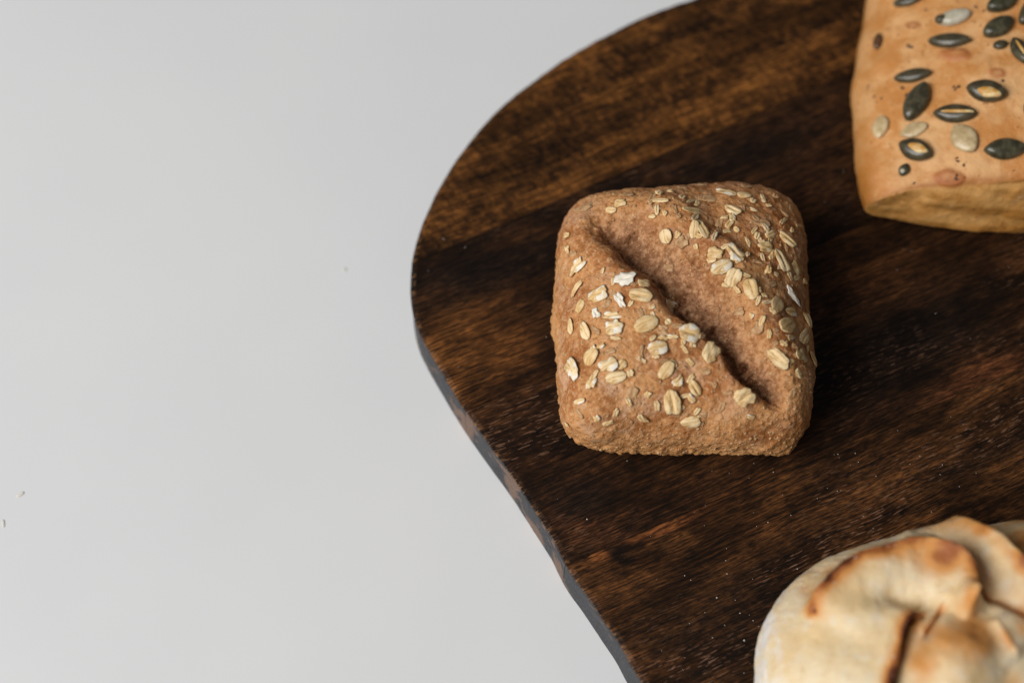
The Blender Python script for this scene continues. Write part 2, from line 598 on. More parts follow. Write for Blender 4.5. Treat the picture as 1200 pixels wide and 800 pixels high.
# ---------------------------------------------------------------- oat roll
def crust_mat():
    t = NT('wholemeal_crust')
    gr = t.attr('groove')
    low = t.attr('low')
    patchy = t.noise(t.co, 55, 4, 0.6)
    mott = t.noise(t.co, 520, 4, 0.72)
    fine = t.noise(t.co, 1700, 3, 0.7)
    c = t.mix(t.ramp(patchy, 0.38, 0.62), (0.36, 0.128, 0.034), (0.58, 0.275, 0.102))
    c = t.mix(t.math('MULTIPLY', t.ramp(mott, 0.50, 0.64), 0.6), c, (0.66, 0.40, 0.21))
    c = t.mix(t.math('MULTIPLY', t.ramp(mott, 0.48, 0.36), 0.6), c, (0.25, 0.092, 0.027))
    # flour dust left on the top
    dust = t.math('MULTIPLY', t.ramp(t.noise(t.co, 90, 5, 0.7), 0.48, 0.70), t.math('SUBTRACT', 1.0, low))
    c = t.mix(t.math('MULTIPLY', dust, t.math('ADD', 0.34, t.math('MULTIPLY', t.attr('dusty'), 0.45))), c, (0.70, 0.455, 0.295))
    c = t.mix(t.math('MULTIPLY', low, 0.55), c, (0.56, 0.29, 0.105))
    # torn crumb in the slash
    tone = t.mix(t.ramp(mott, 0.40, 0.60), (0.23, 0.098, 0.040), (0.50, 0.265, 0.14))
    tone = t.mix(t.math('MULTIPLY', t.ramp(t.noise(t.co, 420, 3, 0.6), 0.55, 0.40), 0.45), tone, (0.15, 0.068, 0.034))
    c = t.mix(t.math('MULTIPLY', gr, 0.85), c, tone)
    # bran specks
    bv = t.voro(t.mapping(t.co, scale=(1, 1, 1)), 560)
    bran = t.math('MULTIPLY', t.ramp(bv, 0.30, 0.16), t.ramp(t.noise(t.co, 230, 2), 0.50, 0.62))
    c = t.mix(t.math('MULTIPLY', bran, 0.65), c, (0.66, 0.40, 0.20))
    bv2 = t.voro(t.mapping(t.co, loc=(3, 2, 1)), 640)
    bran2 = t.math('MULTIPLY', t.ramp(bv2, 0.27, 0.15), t.ramp(t.noise(t.mapping(t.co, loc=(9, 1, 4)), 200, 2), 0.50, 0.62))
    c = t.mix(t.math('MULTIPLY', bran2, 0.7), c, (0.15, 0.05, 0.018))
    h = t.math('ADD', t.math('MULTIPLY', fine, 0.55), t.math('MULTIPLY', mott, 0.9))
    h = t.math('ADD', h, t.math('MULTIPLY', t.ramp(bv, 0.35, 0.1), 0.35))
    t.bump(h, 0.00065, 0.85)
    return t.done(c, t.ramp(mott, 0.3, 0.7, 0.58, 0.74), 0.22, Subsurface_Weight=0.15, Subsurface_Radius=(1.0, 0.45, 0.2), Subsurface_Scale=0.0015)


quad = [at(659, 523, TB + .014), at(947, 529, TB + .014), at(945, 232, TB + .014), at(644, 248, TB + .014)]
V, F, S = body(230, 120, lambda y: 4.4 + 3.6 * smooth(0.3, -0.9, y), 2.7, quad, 0.033, 0.014, 0.35)
oat_base = at(805, 415, TB)
wtop = smooth(0.15, 0.55, S[:, 2])
px = proj(V)
slash = [(672, 242), (694, 255), (717, 272), (745, 295), (773, 324), (804, 353), (838, 388), (870, 427), (898, 459), (922, 487)]
d, tt = polyline_field(px, slash)
d = d + 5 * vnoise(V, 0.011, 3) + 2.2 * vnoise(V, 0.004, 4)
wt = smooth(0.0, 0.22, tt) * smooth(1.0, 0.86, tt)
wid = 64 * (0.35 + 0.65 * smooth(0.0, 0.3, tt)) * (0.50 + 0.50 * smooth(1.0, 0.45, tt))
f = np.where(d < 0, smooth(-32 + 12 * smooth(.35, .7, tt), 6, d), 1 - smooth(0.08, 1.0, d / wid))
groove = f * wt * wtop
V[:, 2] -= 0.0098 * groove
V[:, 2] += 0.0012 * np.exp(-((d + 30) / 19) ** 2) * wt * wtop
V[:, 2] += 0.0022 * np.exp(-((d - wid - 8) / 15) ** 2) * wt * wtop
N = vnormals(V, F)
low = smooth(0.35, -0.2, S[:, 2])
disp = 0.0016 * fbm(V, 0.024, 1, 2) + 0.00050 * fbm(V, 0.0062, 2, 3, 0.55) + 0.00020 * fbm(V, 0.0015, 8, 2)
ridged = np.abs(fbm(V, 0.0036, 12, 2))
disp += low * (0.0007 * fbm(V, 0.0022, 5, 2)) + groove * (0.0010 * fbm(V, 0.0030, 6, 3, 0.6) - 0.0012 * np.maximum(0, 0.16 - ridged) / 0.16)
# a few open pores in the torn crumb
for (qx, qy), rr, dp in (((735, 292), 3.6, .0026), ((802, 337), 6, .0030), ((810, 333), 4, .002), ((875, 420), 4, .0035), ((840, 372), 3, .002), ((862, 378), 3, .002), ((757, 310), 3.5, .002)):
    disp -= dp * np.exp(-(((px[:, 0] - qx) ** 2 + (px[:, 1] - qy) ** 2) / rr ** 2)) * wtop
V = V + N * disp[:, None]
V[:, 2] = np.maximum(V[:, 2], TB + 0.0002)
oat_roll = link('bread_roll', None, None, oat_base)
tag(oat_roll, 'square wholemeal roll topped with oat flakes and slashed diagonally', 'bread roll', 'bread rolls on the board')
me = make_mesh('crust', V - oat_base, F, crust_mat())
attr(me, 'groove', np.clip(groove * 1.3, 0, 1))
attr(me, 'low', low)
attr(me, 'dusty', np.exp(-((px[:, 0] - 715) / 85) ** 2 - ((px[:, 1] - 460) / 60) ** 2))
link('crust', me, oat_roll)
bvh_oat = BVHTree.FromPolygons(V.tolist(), F.tolist())


def hit(bvh, px_, py_):
    r = bvh.ray_cast(Vector(CAM), Vector(ray_dir(px_, py_)))
    return r[0]


def frame_at(bvh, px_, py_, ang, r=7):
    """position, distance and axes on the surface under a pixel; x axis along the picture angle"""
    p = hit(bvh, px_, py_)
    if p is None:
        return None
    pts = [hit(bvh, px_ + r * math.cos(a), py_ + r * math.sin(a)) for a in np.linspace(0, 2 * math.pi, 9)[:-1]]
    nrm = Vector((0, 0, 0))
    for i in range(8):
        a, b = pts[i], pts[(i + 1) % 8]
        if a is None or b is None or (a - p).length > .012 or (b - p).length > .012:
            continue
        nrm += (b - p).cross(a - p)
    if nrm.length < 1e-12:
        return None
    nrm.normalize()
    ray = Vector(ray_dir(px_, py_))
    if nrm.dot(ray) > 0:
        nrm = -nrm
    a = R(ang)
    vx = Vector(RIGHT) * math.cos(a) + Vector(UP) * math.sin(a)
    # slide the picture direction along the ray into the tangent plane
    vx = vx - ray * (vx.dot(nrm) / ray.dot(nrm))
    fs = vx.length
    vx.normalize()
    vy = nrm.cross(vx)
    return p, (p - Vector(CAM)).length / FPX, vx, vy, nrm, fs


def matrix_of(p, vx, vy, vz, s=(1, 1, 1)):
    M = Matrix.Identity(4)
    for i in range(3):
        M[i][0], M[i][1], M[i][2], M[i][3] = vx[i] * s[0], vy[i] * s[1], vz[i] * s[2], p[i]
    return M


def oat_mat(name, white):
    t = NT(name)
    rnd = t.n('ShaderNodeObjectInfo').outputs['Random']
    oc = t.co
    st = t.noise(t.mapping(oc, scale=(260, 1300, 400)), 1.0, 3, 0.6)
    bl = t.noise(oc, 420, 3, 0.6)
    c = t.mix(rnd, (0.70, 0.46, 0.20), (0.83, 0.63, 0.36))
    c = t.mix(t.ramp(st, 0.55, 0.35), c, (0.54, 0.32, 0.12))
    c = t.mix(t.math('MULTIPLY', t.ramp(bl, 0.50, 0.68), 0.6), c, (0.84, 0.67, 0.42))
    if white:
        wm = t.ramp(t.noise(oc, 330, 4, 0.7), 0.62 - 0.22 * white, 0.70 - 0.22 * white)
        c = t.mix(wm, c, (0.80, 0.73, 0.61))
    h = t.math('ADD', st, t.math('MULTIPLY', t.noise(oc, 1500, 3, 0.7), 0.7))
    t.bump(h, 0.00035, 0.7)
    return t.done(c, 0.55, 0.25)


OAT = oat_mat('oat', 0.0)
OATW = oat_mat('oat_floury', 0.5)
OATWW = oat_mat('oat_white', 1.3)


def dull_mat():
    t = NT('oat_baked')
    c = t.mix(t.ramp(t.noise(t.co, 500, 3), 0.35, 0.65), (0.40, 0.21, 0.09), (0.56, 0.35, 0.18))
    t.bump(t.noise(t.co, 1300, 3, 0.7), 0.0004, 0.7)
    return t.done(c, 0.6, 0.25)


OATD = dull_mat()


def flake_mesh(kind, L, W, mat, r):
    """an oat flake: thin lens with ragged rim; kind o smooth, c creased along, b broken square, w ragged, t thin curl"""
    nr, ns = 6, 22
    th = np.linspace(0, 2 * math.pi, ns, endpoint=False)
    if kind == 'b':
        e = 4.0
    elif kind == 'o':
        e = 2.2
    else:
        e = 2.6
    rad = 1 / (np.abs(np.cos(th)) ** e + np.abs(np.sin(th)) ** e) ** (1 / e)
    amp = {'o': 0.035, 'c': 0.07, 'b': 0.09, 'w': 0.16, 't': 0.14}[kind]
    ph = r.uniform(0, 6.28, 5)
    rad = rad * (1 + amp * (np.sin(3 * th + ph[0]) * 0.6 + np.sin(5 * th + ph[1]) * 0.5 + np.sin(8 * th + ph[2]) * 0.45) + r.normal(0, amp * 0.45, ns))
    if kind in 'oc':
        rad = rad * (1 - 0.10 * np.cos(th - ph[3]))
    elif kind in 'bw':                                    # a chip out of the rim
        rad = rad * (1 - 0.30 * np.exp(-((((th - ph[4] + math.pi) % (2 * math.pi)) - math.pi) / 0.42) ** 2))
    T = min(L, W) * {'o': 0.13, 'c': 0.15, 'b': 0.12, 'w': 0.12, 't': 0.26}[kind]
    top, V, F = [], [], []
    bend = r.uniform(-0.10, 0.22)
    twist = r.uniform(-0.25, 0.25)
    seedz = r.uniform(0, 6.28, 3)

    def zsurf(x, y, rho, up):
        z = T * (1 - rho ** 3.2) * (1.0 if up else -0.5)
        if up and kind in 'cw':
            z -= T * 0.85 * math.exp(-(y / 0.17) ** 2) * (1 - rho ** 4) * (0.7 + 0.3 * math.sin(3 * x + seedz[0]))
            z += T * 0.30 * math.sin(7.5 * y + seedz[1]) * (1 - rho)
        if up and kind in 'wbt':
            z += T * 0.35 * math.sin(5 * x + seedz[2]) * math.sin(6 * y + seedz[1])
        if kind in 'wt':
            z += T * 0.7 * rho ** 3 * math.sin(2 * math.atan2(y, x) + seedz[0])
        z += min(L, W) * (bend * (y * y) * 0.5 + twist * x * y * 0.5)
        return z
    for up in (True, False):
        base = len(V)
        V.append((0, 0, zsurf(0, 0, 0, up)))
        for k in range(1, nr + 1):
            if not up and k == nr:
                break
            rho = (k / nr) ** 0.85
            for s in range(ns):
                x, y = rho * rad[s] * math.cos(th[s]), rho * rad[s] * math.sin(th[s])
                V.append((x * L / 2, y * W / 2, zsurf(x, y, rho, up)))
        for s in range(ns):
            a, b = base + 1 + s, base + 1 + (s + 1) % ns
            F.append([base, a, b] if up else [base, b, a])
            for k in range(nr - 1):
                if not up and k == nr - 2:
                    break
                i = base + 1 + k * ns
                q = [i + s, i + ns + s, i + ns + (s + 1) % ns, i + (s + 1) % ns]
                F.append(q if up else q[::-1])
        if up:
            rim0 = base + 1 + (nr - 1) * ns
        else:
            last = base + 1 + (nr - 2) * ns
            for s in range(ns):
                F.append([last + s, last + (s + 1) % ns, rim0 + (s + 1) % ns, rim0 + s])
    return make_mesh('oat_flake', np.array(V), F, mat)


# flakes read off the photograph: x, y, length, width (in a 3.333x enlargement from 620,190), angle, kind, tone
W1, W2, O, DL = 'w', 'W', 'o', 'd'
FL = [
    (215, 178, 78, 40, 25, 'b', DL), (358, 160, 48, 38, 10, 'b', O), (322, 190, 42, 27, 0, 'o', O), (388, 128, 45, 25, 10, 'b', DL), (508, 152, 82, 24, 0, 'o', O),
    (483, 212, 28, 18, 0, 'o', O), (535, 288, 60, 54, 100, 'o', O), (640, 193, 76, 40, -10, 'c', O), (645, 266, 74, 40, 80, 'o', O), (676, 260, 80, 38, -62, 'c', O),
    (597, 312, 50, 42, 40, 'b', DL), (700, 145, 78, 40, -5, 'o', DL), (768, 120, 80, 40, -12, 'w', W1), (838, 130, 52, 42, 0, 'o', O), (793, 187, 62, 45, -30, 'c', O),
    (745, 235, 40, 28, 70, 'b', DL), (783, 240, 45, 24, 50, 'c', O), (773, 272, 30, 22, 10, 'b', O), (903, 237, 80, 48, -15, 'w', DL), (942, 282, 40, 32, 20, 'c', O),
    (1007, 300, 82, 40, -40, 'c', O), (922, 336, 56, 44, 0, 'b', O), (982, 383, 96, 50, -65, 'c', O), (1042, 413, 52, 40, -60, 'b', O), (727, 355, 58, 54, 0, 'b', O),
    (803, 357, 80, 62, -45, 'w', W1), (757, 408, 88, 60, 25, 'o', W1), (800, 447, 76, 60, 65, 'c', O), (870, 497, 82, 54, -75, 'c', O), (893, 390, 45, 18, -10, 't', DL),
    (1028, 520, 86, 26, -58, 't', W2), (965, 553, 62, 54, 60, 'o', O), (1020, 585, 48, 38, -10, 'c', W1), (1010, 640, 84, 60, 25, 'c', O), (1085, 615, 60, 50, -70, 'c', O),
    (1072, 685, 62, 50, 55, 'c', O), (1056, 752, 54, 48, 0, 'b', O), (1108, 770, 62, 36, -65, 'o', O), (980, 768, 98, 56, -45, 'c', O), (1050, 825, 36, 26, -50, 'b', O),
    (895, 648, 50, 44, 60, 'b', DL), (821, 583, 38, 34, 0, 'b', DL), (945, 478, 42, 26, 20, 'b', DL), (918, 522, 22, 20, 0, 'b', O), (924, 450, 24, 18, 0, 'b', DL),
    (935, 170, 24, 18, 0, 'b', O), (1000, 200, 40, 22, -40, 'b', DL), (545, 415, 42, 30, 0, 'b', DL), (172, 357, 42, 28, 0, 'w', DL), (190, 410, 80, 52, 42, 'w', W1),
    (187, 497, 78, 25, 58, 't', O), (378, 455, 82, 58, 10, 'w', W2), (450, 475, 48, 36, 0, 'b', O), (440, 523, 94, 56, -12, 'c', O), (268, 520, 78, 58, 20, 'b', W1),
    (200, 563, 56, 44, 65, 'c', O), (303, 553, 40, 34, 60, 'b', DL), (355, 538, 68, 30, -62, 't', W2), (262, 592, 40, 30, -70, 'w', W2), (398, 553, 28, 18, 60, 'b', O),
    (547, 567, 68, 52, -30, 'b', W1), (330, 600, 78, 30, 0, 'w', W1), (335, 645, 72, 62, 10, 'b', W1), (458, 628, 98, 68, 22, 'o', O), (525, 658, 52, 38, -20, 'w', DL),
    (165, 637, 60, 36, -82, 'o', O), (223, 660, 72, 44, -68, 'o', O), (622, 670, 82, 72, -20, 'c', W1), (672, 680, 54, 24, 62, 't', W1), (760, 692, 40, 22, -10, 'b', DL),
    (505, 722, 76, 54, 8, 'c', W1), (437, 745, 62, 22, 82, 't', DL), (247, 757, 76, 60, 55, 'o', O), (707, 745, 80, 60, 62, 'b', O), (172, 808, 80, 66, -62, 'b', W1),
    (313, 793, 74, 52, 25, 'b', W1), (362, 790, 42, 34, 50, 'c', O), (345, 838, 82, 48, 12, 'c', O), (245, 860, 56, 38, 60, 'w', W1), (535, 815, 82, 50, 52, 'o', O),
    (400, 903, 60, 42, 55, 'b', DL), (560, 942, 96, 66, -82, 'c', O), (632, 1011, 78, 58, 8, 'o', O), (645, 882, 64, 40, -58, 'c', O), (583, 855, 52, 34, 45, 'w', W1),
    (688, 815, 42, 30, 20, 'c', DL), (840, 918, 84, 72, 30, 'w', O), (527, 777, 42, 20, 10, 't', DL), (660, 90, 70, 26, 0, 'b', DL), (600, 100, 40, 24, 0, 'b', DL),
    (850, 95, 40, 24, 0, 'b', DL), (1030, 900, 40, 26, 60, 'b', DL),
]
fr = np.random.default_rng(3)
n_extra = 0
while n_extra < 130:                                # smaller broken flakes, thickest on the upper right
    X, Y = (fr.uniform(760, 950), fr.uniform(222, 430)) if n_extra < 80 else (fr.uniform(660, 900), fr.uniform(260, 500))
    q = ((X - 620) * 3.3333, (Y - 190) * 3.3333)
    if min(math.hypot(q[0] - f_[0], q[1] - f_[1]) for f_ in FL) < 24:
        continue
    sd_ = polyline_field(np.array([(X, Y)]), slash)[0][0]
    if -22 < sd_ < 44:
        continue
    FL.append((q[0], q[1], fr.uniform(20, 46), fr.uniform(14, 28), fr.uniform(0, 180), 'bct'[fr.integers(3)], [DL, O, O, W1][fr.integers(4)]))
    n_extra += 1
for (cx, cy, L, W_, ang, kind, tone) in FL:
    X, Y = 620 + cx / 3.3333, 190 + cy / 3.3333
    fr_ = frame_at(bvh_oat, X, Y, ang, 6)
    if fr_ is None:
        continue
    p, ppx, vx, vy, vz, fs = fr_
    Lw, Ww = L / 3.2 * ppx * min(fs, 1.5), W_ / 3.2 * ppx
    mat = {W1: OATW, W2: OATWW, O: OAT, DL: OATD}[tone]
    me = flake_mesh(kind, Lw, Ww, mat, fr)
    o = link('oat_flake', me, oat_roll)
    lift = 0.00035 if tone != DL else 0.0001
    o.matrix_local = Matrix.Translation(-Vector(oat_base)) @ matrix_of(p + vz * lift, vx, vy, vz)


def flecks(name, bvh, base, parent, picks, sizes, mat, r, lift=0.0):
    """many tiny flat crumbs lying on a surface, one mesh"""
    V, F = [], []
    for (X, Y) in picks:
        f_ = frame_at(bvh, X, Y, r.uniform(0, 180), 3)
        if f_ is None:
            continue
        p, ppx, vx, vy, vz, fs = f_
        L = r.uniform(*sizes) * ppx
        W_ = L * r.uniform(0.45, 0.9)
        H = W_ * r.uniform(0.25, 0.5)
        b = len(V)
        ns = 6
        off = Vector(base)
        for k, (sc, z) in enumerate(((1.0, 0.0), (0.7, 1.0))):
            for s in range(ns):
                a = 2 * math.pi * s / ns
                q = p + vz * (lift + H * (z - 0.2)) + vx * (L / 2 * sc * math.cos(a) * r.uniform(.7, 1.2)) + vy * (W_ / 2 * sc * math.sin(a) * r.uniform(.7, 1.2)) - off
                V.append(q)
        F.append([b + ns + s for s in range(ns)])
        for s in range(ns):
            F.append([b + s, b + (s + 1) % ns, b + ns + (s + 1) % ns, b + ns + s])
    o = link(name, make_mesh(name, V, F, mat), parent)
    o['kind'] = 'stuff'
    return o


picks = [(fr.uniform(648, 955), fr.uniform(214, 536)) for _ in range(620)]
picks += [(fr.uniform(660, 950), 536 - abs(fr.normal(0, 16))) for _ in range(260)]
picks += [(fr.uniform(915, 955), fr.uniform(380, 520)) for _ in range(90)]
picks = [q for q in picks if polyline_field(np.array([q]), slash)[0][0] < -4 or polyline_field(np.array([q]), slash)[0][0] > 12]
flecks('bran_flecks', bvh_oat, oat_base, oat_roll, picks, (2.0, 6.0), OATD, fr, -0.0001)


# ---------------------------------------------------------------- seeded roll
def seed_crust_mat():
    t = NT('golden_crust')
    low = t.attr('low')
    cut = t.attr('cut')
    b1 = t.noise(t.co, 48, 5, 0.65)
    b2 = t.noise(t.co, 260, 5, 0.68)
    c = t.mix(t.ramp(b1, 0.38, 0.62), (0.55, 0.235, 0.066), (0.70, 0.395, 0.172))
    c = t.mix(t.math('MULTIPLY', t.ramp(b2, 0.52, 0.72), 0.45), c, (0.72, 0.43, 0.21))
    c = t.mix(t.math('MULTIPLY', t.ramp(b2, 0.45, 0.30), 0.40), c, (0.50, 0.175, 0.036))
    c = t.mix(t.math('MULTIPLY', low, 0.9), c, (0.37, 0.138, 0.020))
    e = t.mix(t.ramp(t.noise(t.mapping(t.co, rot=(0, 0, 0.1), scale=(45, 160, 160)), 1.0, 4, 0.6), 0.35, 0.68), (0.39, 0.172, 0.036), (0.60, 0.32, 0.105))
    e = t.mix(t.math('MULTIPLY', t.ramp(t.noise(t.co, 120, 4, 0.7), 0.62, 0.72), 0.6), e, (0.62, 0.43, 0.27))
    c = t.mix(cut, c, e)
    edge = t.attr('ridge')
    c = t.mix(t.math('MULTIPLY', edge, t.ramp(b1, 0.40, 0.60, 0.35, 0.9)), c, (0.36, 0.125, 0.025))
    bl = t.attr('blister')
    c = t.mix(t.math('MULTIPLY', bl, 0.8), c, (0.40, 0.13, 0.04))
    sp = t.math('MULTIPLY', t.ramp(t.voro(t.co, 380), 0.26, 0.12), t.ramp(t.noise(t.co, 110, 2), 0.50, 0.60))
    c = t.mix(t.math('MULTIPLY', sp, 0.75), c, (0.24, 0.075, 0.018))
    h = t.math('ADD', t.math('MULTIPLY', b2, 0.6), t.math('MULTIPLY', t.noise(t.co, 900, 3, 0.65), 0.35))
    t.bump(h, 0.0012, 0.6)
    return t.done(c, t.ramp(b1, 0.3, 0.7, 0.40, 0.55), 0.3, Subsurface_Weight=0.2, Subsurface_Radius=(1.0, 0.45, 0.2), Subsurface_Scale=0.002)


quad = [at(1000, 264, TB + .013), at(1420, 300, TB + .013), at(1460, -160, TB + .013), at(1036, -175, TB + .013)]
V, F, S = body(240, 110, lambda y: 5.0 + 2.5 * smooth(-0.2, -0.9, y), 2.7, quad, 0.031, 0.013, 0.3)
seed_base = at(1225, 90, TB)
xl = at(1000, 150, TB + .013)[0]
V[:, 0] -= 0.0038 * np.exp(-((proj(V)[:, 1] - 95) / 85) ** 2) * smooth(0.2, -0.9, S[:, 0])
V[:, 2] = TB + (V[:, 2] - TB) * (0.54 + 0.50 * np.sin(np.clip((V[:, 0] - xl) / 0.095, 0, 1) * math.pi / 2))
# the cut end that faces the camera
A = at(1024, 249, TB + 0.008)
B = at(1200, 189, TB + 0.041)
Cc = at(1150, 272, TB + 0.001)
nrm = np.cross(B - A, Cc - A)
nrm /= np.linalg.norm(nrm)
if nrm[1] > 0:
    nrm = -nrm
sd = (V - A) @ nrm + 0.0016 * vnoise(V, 0.02, 31) + 0.0004 * vnoise(V, 0.006, 32)
cut = smooth(-0.0008, 0.0016, sd)
ridge = np.exp(-((sd + 0.0006) / 0.0016) ** 2) * (S[:, 2] > -0.2)
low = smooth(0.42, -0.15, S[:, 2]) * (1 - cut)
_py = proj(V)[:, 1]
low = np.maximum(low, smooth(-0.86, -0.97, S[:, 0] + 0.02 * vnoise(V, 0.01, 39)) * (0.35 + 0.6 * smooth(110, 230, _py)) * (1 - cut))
V = V - nrm * (0.5 * (sd + np.sqrt(sd ** 2 + 0.0028 ** 2)))[:, None] * 0.97
N = vnormals(V, F)
px = proj(V)
bl = np.zeros(len(V))
for qx, qy, ra, rb, hgt in ((1112, 209, 19, 11, .0008), (1121, 65, 20, 8, .0008), (1070, 30, 9, 4, .0003), (1168, 88, 10, 6, .0004)):
    q = np.sqrt(((px[:, 0] - qx) / ra) ** 2 + ((px[:, 1] - qy) / rb) ** 2) + 0.18 * vnoise(V, 0.004, 40)
    m = np.exp(-((q - 0.8) / 0.28) ** 2) * 0.9 + 0.55 * smooth(0.9, 0.6, q)
    bl = np.maximum(bl, np.clip(m, 0, 1))
    V = V + N * (hgt * smooth(1.05, 0.7, q))[:, None]
disp = 0.0011 * fbm(V, 0.03, 33, 2) + 0.00030 * fbm(V, 0.008, 34, 3) + 0.0001 * fbm(V, 0.0025, 35, 2)
lay = V.copy()
lay[:, 0] *= 0.35
lay[:, 1] *= 1.4
disp += cut * (0.0009 * fbm(lay, 0.012, 36, 3, 0.5) + 0.00012 * fbm(V, 0.003, 37, 2))
V = V + N * disp[:, None]
V[:, 2] = np.maximum(V[:, 2], TB + 0.0002)
seed_roll = link('bread_roll', None, None, seed_base)
tag(seed_roll, 'golden smooth roll studded with dark green pumpkin seeds', 'bread roll', 'bread rolls on the board')
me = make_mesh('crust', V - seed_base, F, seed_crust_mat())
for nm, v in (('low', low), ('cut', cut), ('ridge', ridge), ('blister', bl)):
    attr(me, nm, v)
link('crust', me, seed_roll)
bvh_seed = BVHTree.FromPolygons(V.tolist(), F.tolist())


def seed_mat(name, a, b, rough=0.30, spec=0.5):
    t = NT(name)
    rnd = t.n('ShaderNodeObjectInfo').outputs['Random']
    m = t.noise(t.co, 330, 3, 0.6)
    c = t.mix(t.ramp(m, 0.35, 0.68), a, b)
    c = t.mix(t.math('MULTIPLY', rnd, 0.35), c, (0.075, 0.042, 0.022))
    st = t.noise(t.mapping(t.co, scale=(150, 900, 400)), 1.0, 3, 0.6)
    t.bump(st, 0.0003, 0.5)
    return t.done(c, rough, spec)


GREEN = seed_mat('seed_green', (0.026, 0.026, 0.013), (0.088, 0.078, 0.044))
PALE = seed_mat('seed_pale', (0.44, 0.31, 0.15), (0.64, 0.49, 0.28))
WHITE = seed_mat('seed_white', (0.55, 0.50, 0.36), (0.72, 0.68, 0.54))
BROWN = seed_mat('seed_brown', (0.085, 0.036, 0.014), (0.14, 0.06, 0.025))


def kern_mat():
    t = NT('seed_kernel')
    c = t.mix(t.ramp(t.noise(t.co, 260, 3), 0.38, 0.62), (0.55, 0.27, 0.055), (0.74, 0.55, 0.27))
    t.bump(t.noise(t.co, 700, 3), 0.0003, 0.6)
    return t.done(c, 0.45, 0.35)


KERN = kern_mat()


def pip_mesh(name, L, W_, T, mat, tip=0.55, rimw=0.06, r=None, lump=0.0):
    """a pumpkin seed: flat drop with a pointed end at -x and a fine rim"""
    nu, nv = 22, 16
    V, F = [], []
    V.append((-0.5 * L, 0, 0))
    for i in range(1, nu):
        u = i / nu
        x = -0.5 + u
        w = (math.sin(math.pi * u ** 0.86)) ** (0.62 + 0.25 * (1 - u) * tip) * (0.80 + 0.32 * u * tip)
        w = min(w, 1.0) * 0.5
        for j in range(nv):
            a = 2 * math.pi * j / nv
            cy, sz = math.cos(a), math.sin(a)
            y = math.copysign(abs(cy) ** 0.75, cy)
            z = math.copysign(abs(sz) ** 1.15, sz)
            prof = math.sqrt(max(0, 1 - (2 * u - 1) ** 4))
            k = 1.0
            if r is not None and lump:
                k = 1 + lump * math.sin(3 * a + 7 * u + L * 9000)
            V.append((x * L, y * w * W_ * k, z * T * 0.5 * prof * k))
    V.append((0.5 * L, 0, 0))
    last = len(V) - 1
    for j in range(nv):
        F.append([0, 1 + (j + 1) % nv, 1 + j])
        F.append([last, last - nv + j, last - nv + (j + 1) % nv])
    for i in range(nu - 2):
        for j in range(nv):
            a = 1 + i * nv
            F.append([a + j, a + (j + 1) % nv, a + nv + (j + 1) % nv, a + nv + j])
    return make_mesh(name, np.array(V), F, mat)


# x, y, length, width (5x enlargement from 960,0), angle of the pointed end, tone, kernel
SEEDS = [
    (525, 12, 170, 72, 15, GREEN, None), (790, 115, 200, 98, 195, WHITE, 'half'), (1070, 28, 180, 112, 205, GREEN, None), (1050, 172, 182, 116, 28, GREEN, None),
    (765, 250, 235, 92, 2, GREEN, None), (1182, 312, 165, 95, 125, GREEN, 'stripe'), (552, 452, 215, 84, 10, GREEN, None), (575, 607, 235, 130, 62, GREEN, None),
    (980, 545, 225, 128, 170, GREEN, 'inside'), (797, 675, 245, 110, 180, GREEN, 'stripe'), (555, 766, 165, 92, 200, PALE, None), (850, 815, 180, 138, 128, PALE, None),
    (568, 885, 195, 124, 160, GREEN, 'inside'), (1085, 880, 235, 120, 183, GREEN, None), (500, 1000, 78, 62, 60, GREEN, 'half'), (348, 250, 92, 56, 80, BROWN, None),
    (1062, 270, 84, 58, 10, GREEN, None), (362, 750, 128, 112, 80, PALE, None), (1255, 60, 220, 110, 50, GREEN, None), (1330, 470, 225, 110, 20, GREEN, None),
    (1290, 700, 225, 115, 140, GREEN, None), (1400, 240, 225, 110, 100, GREEN, None), (690, -90, 225, 110, 30, GREEN, None), (1000, -110, 225, 110, 150, GREEN, None),
]
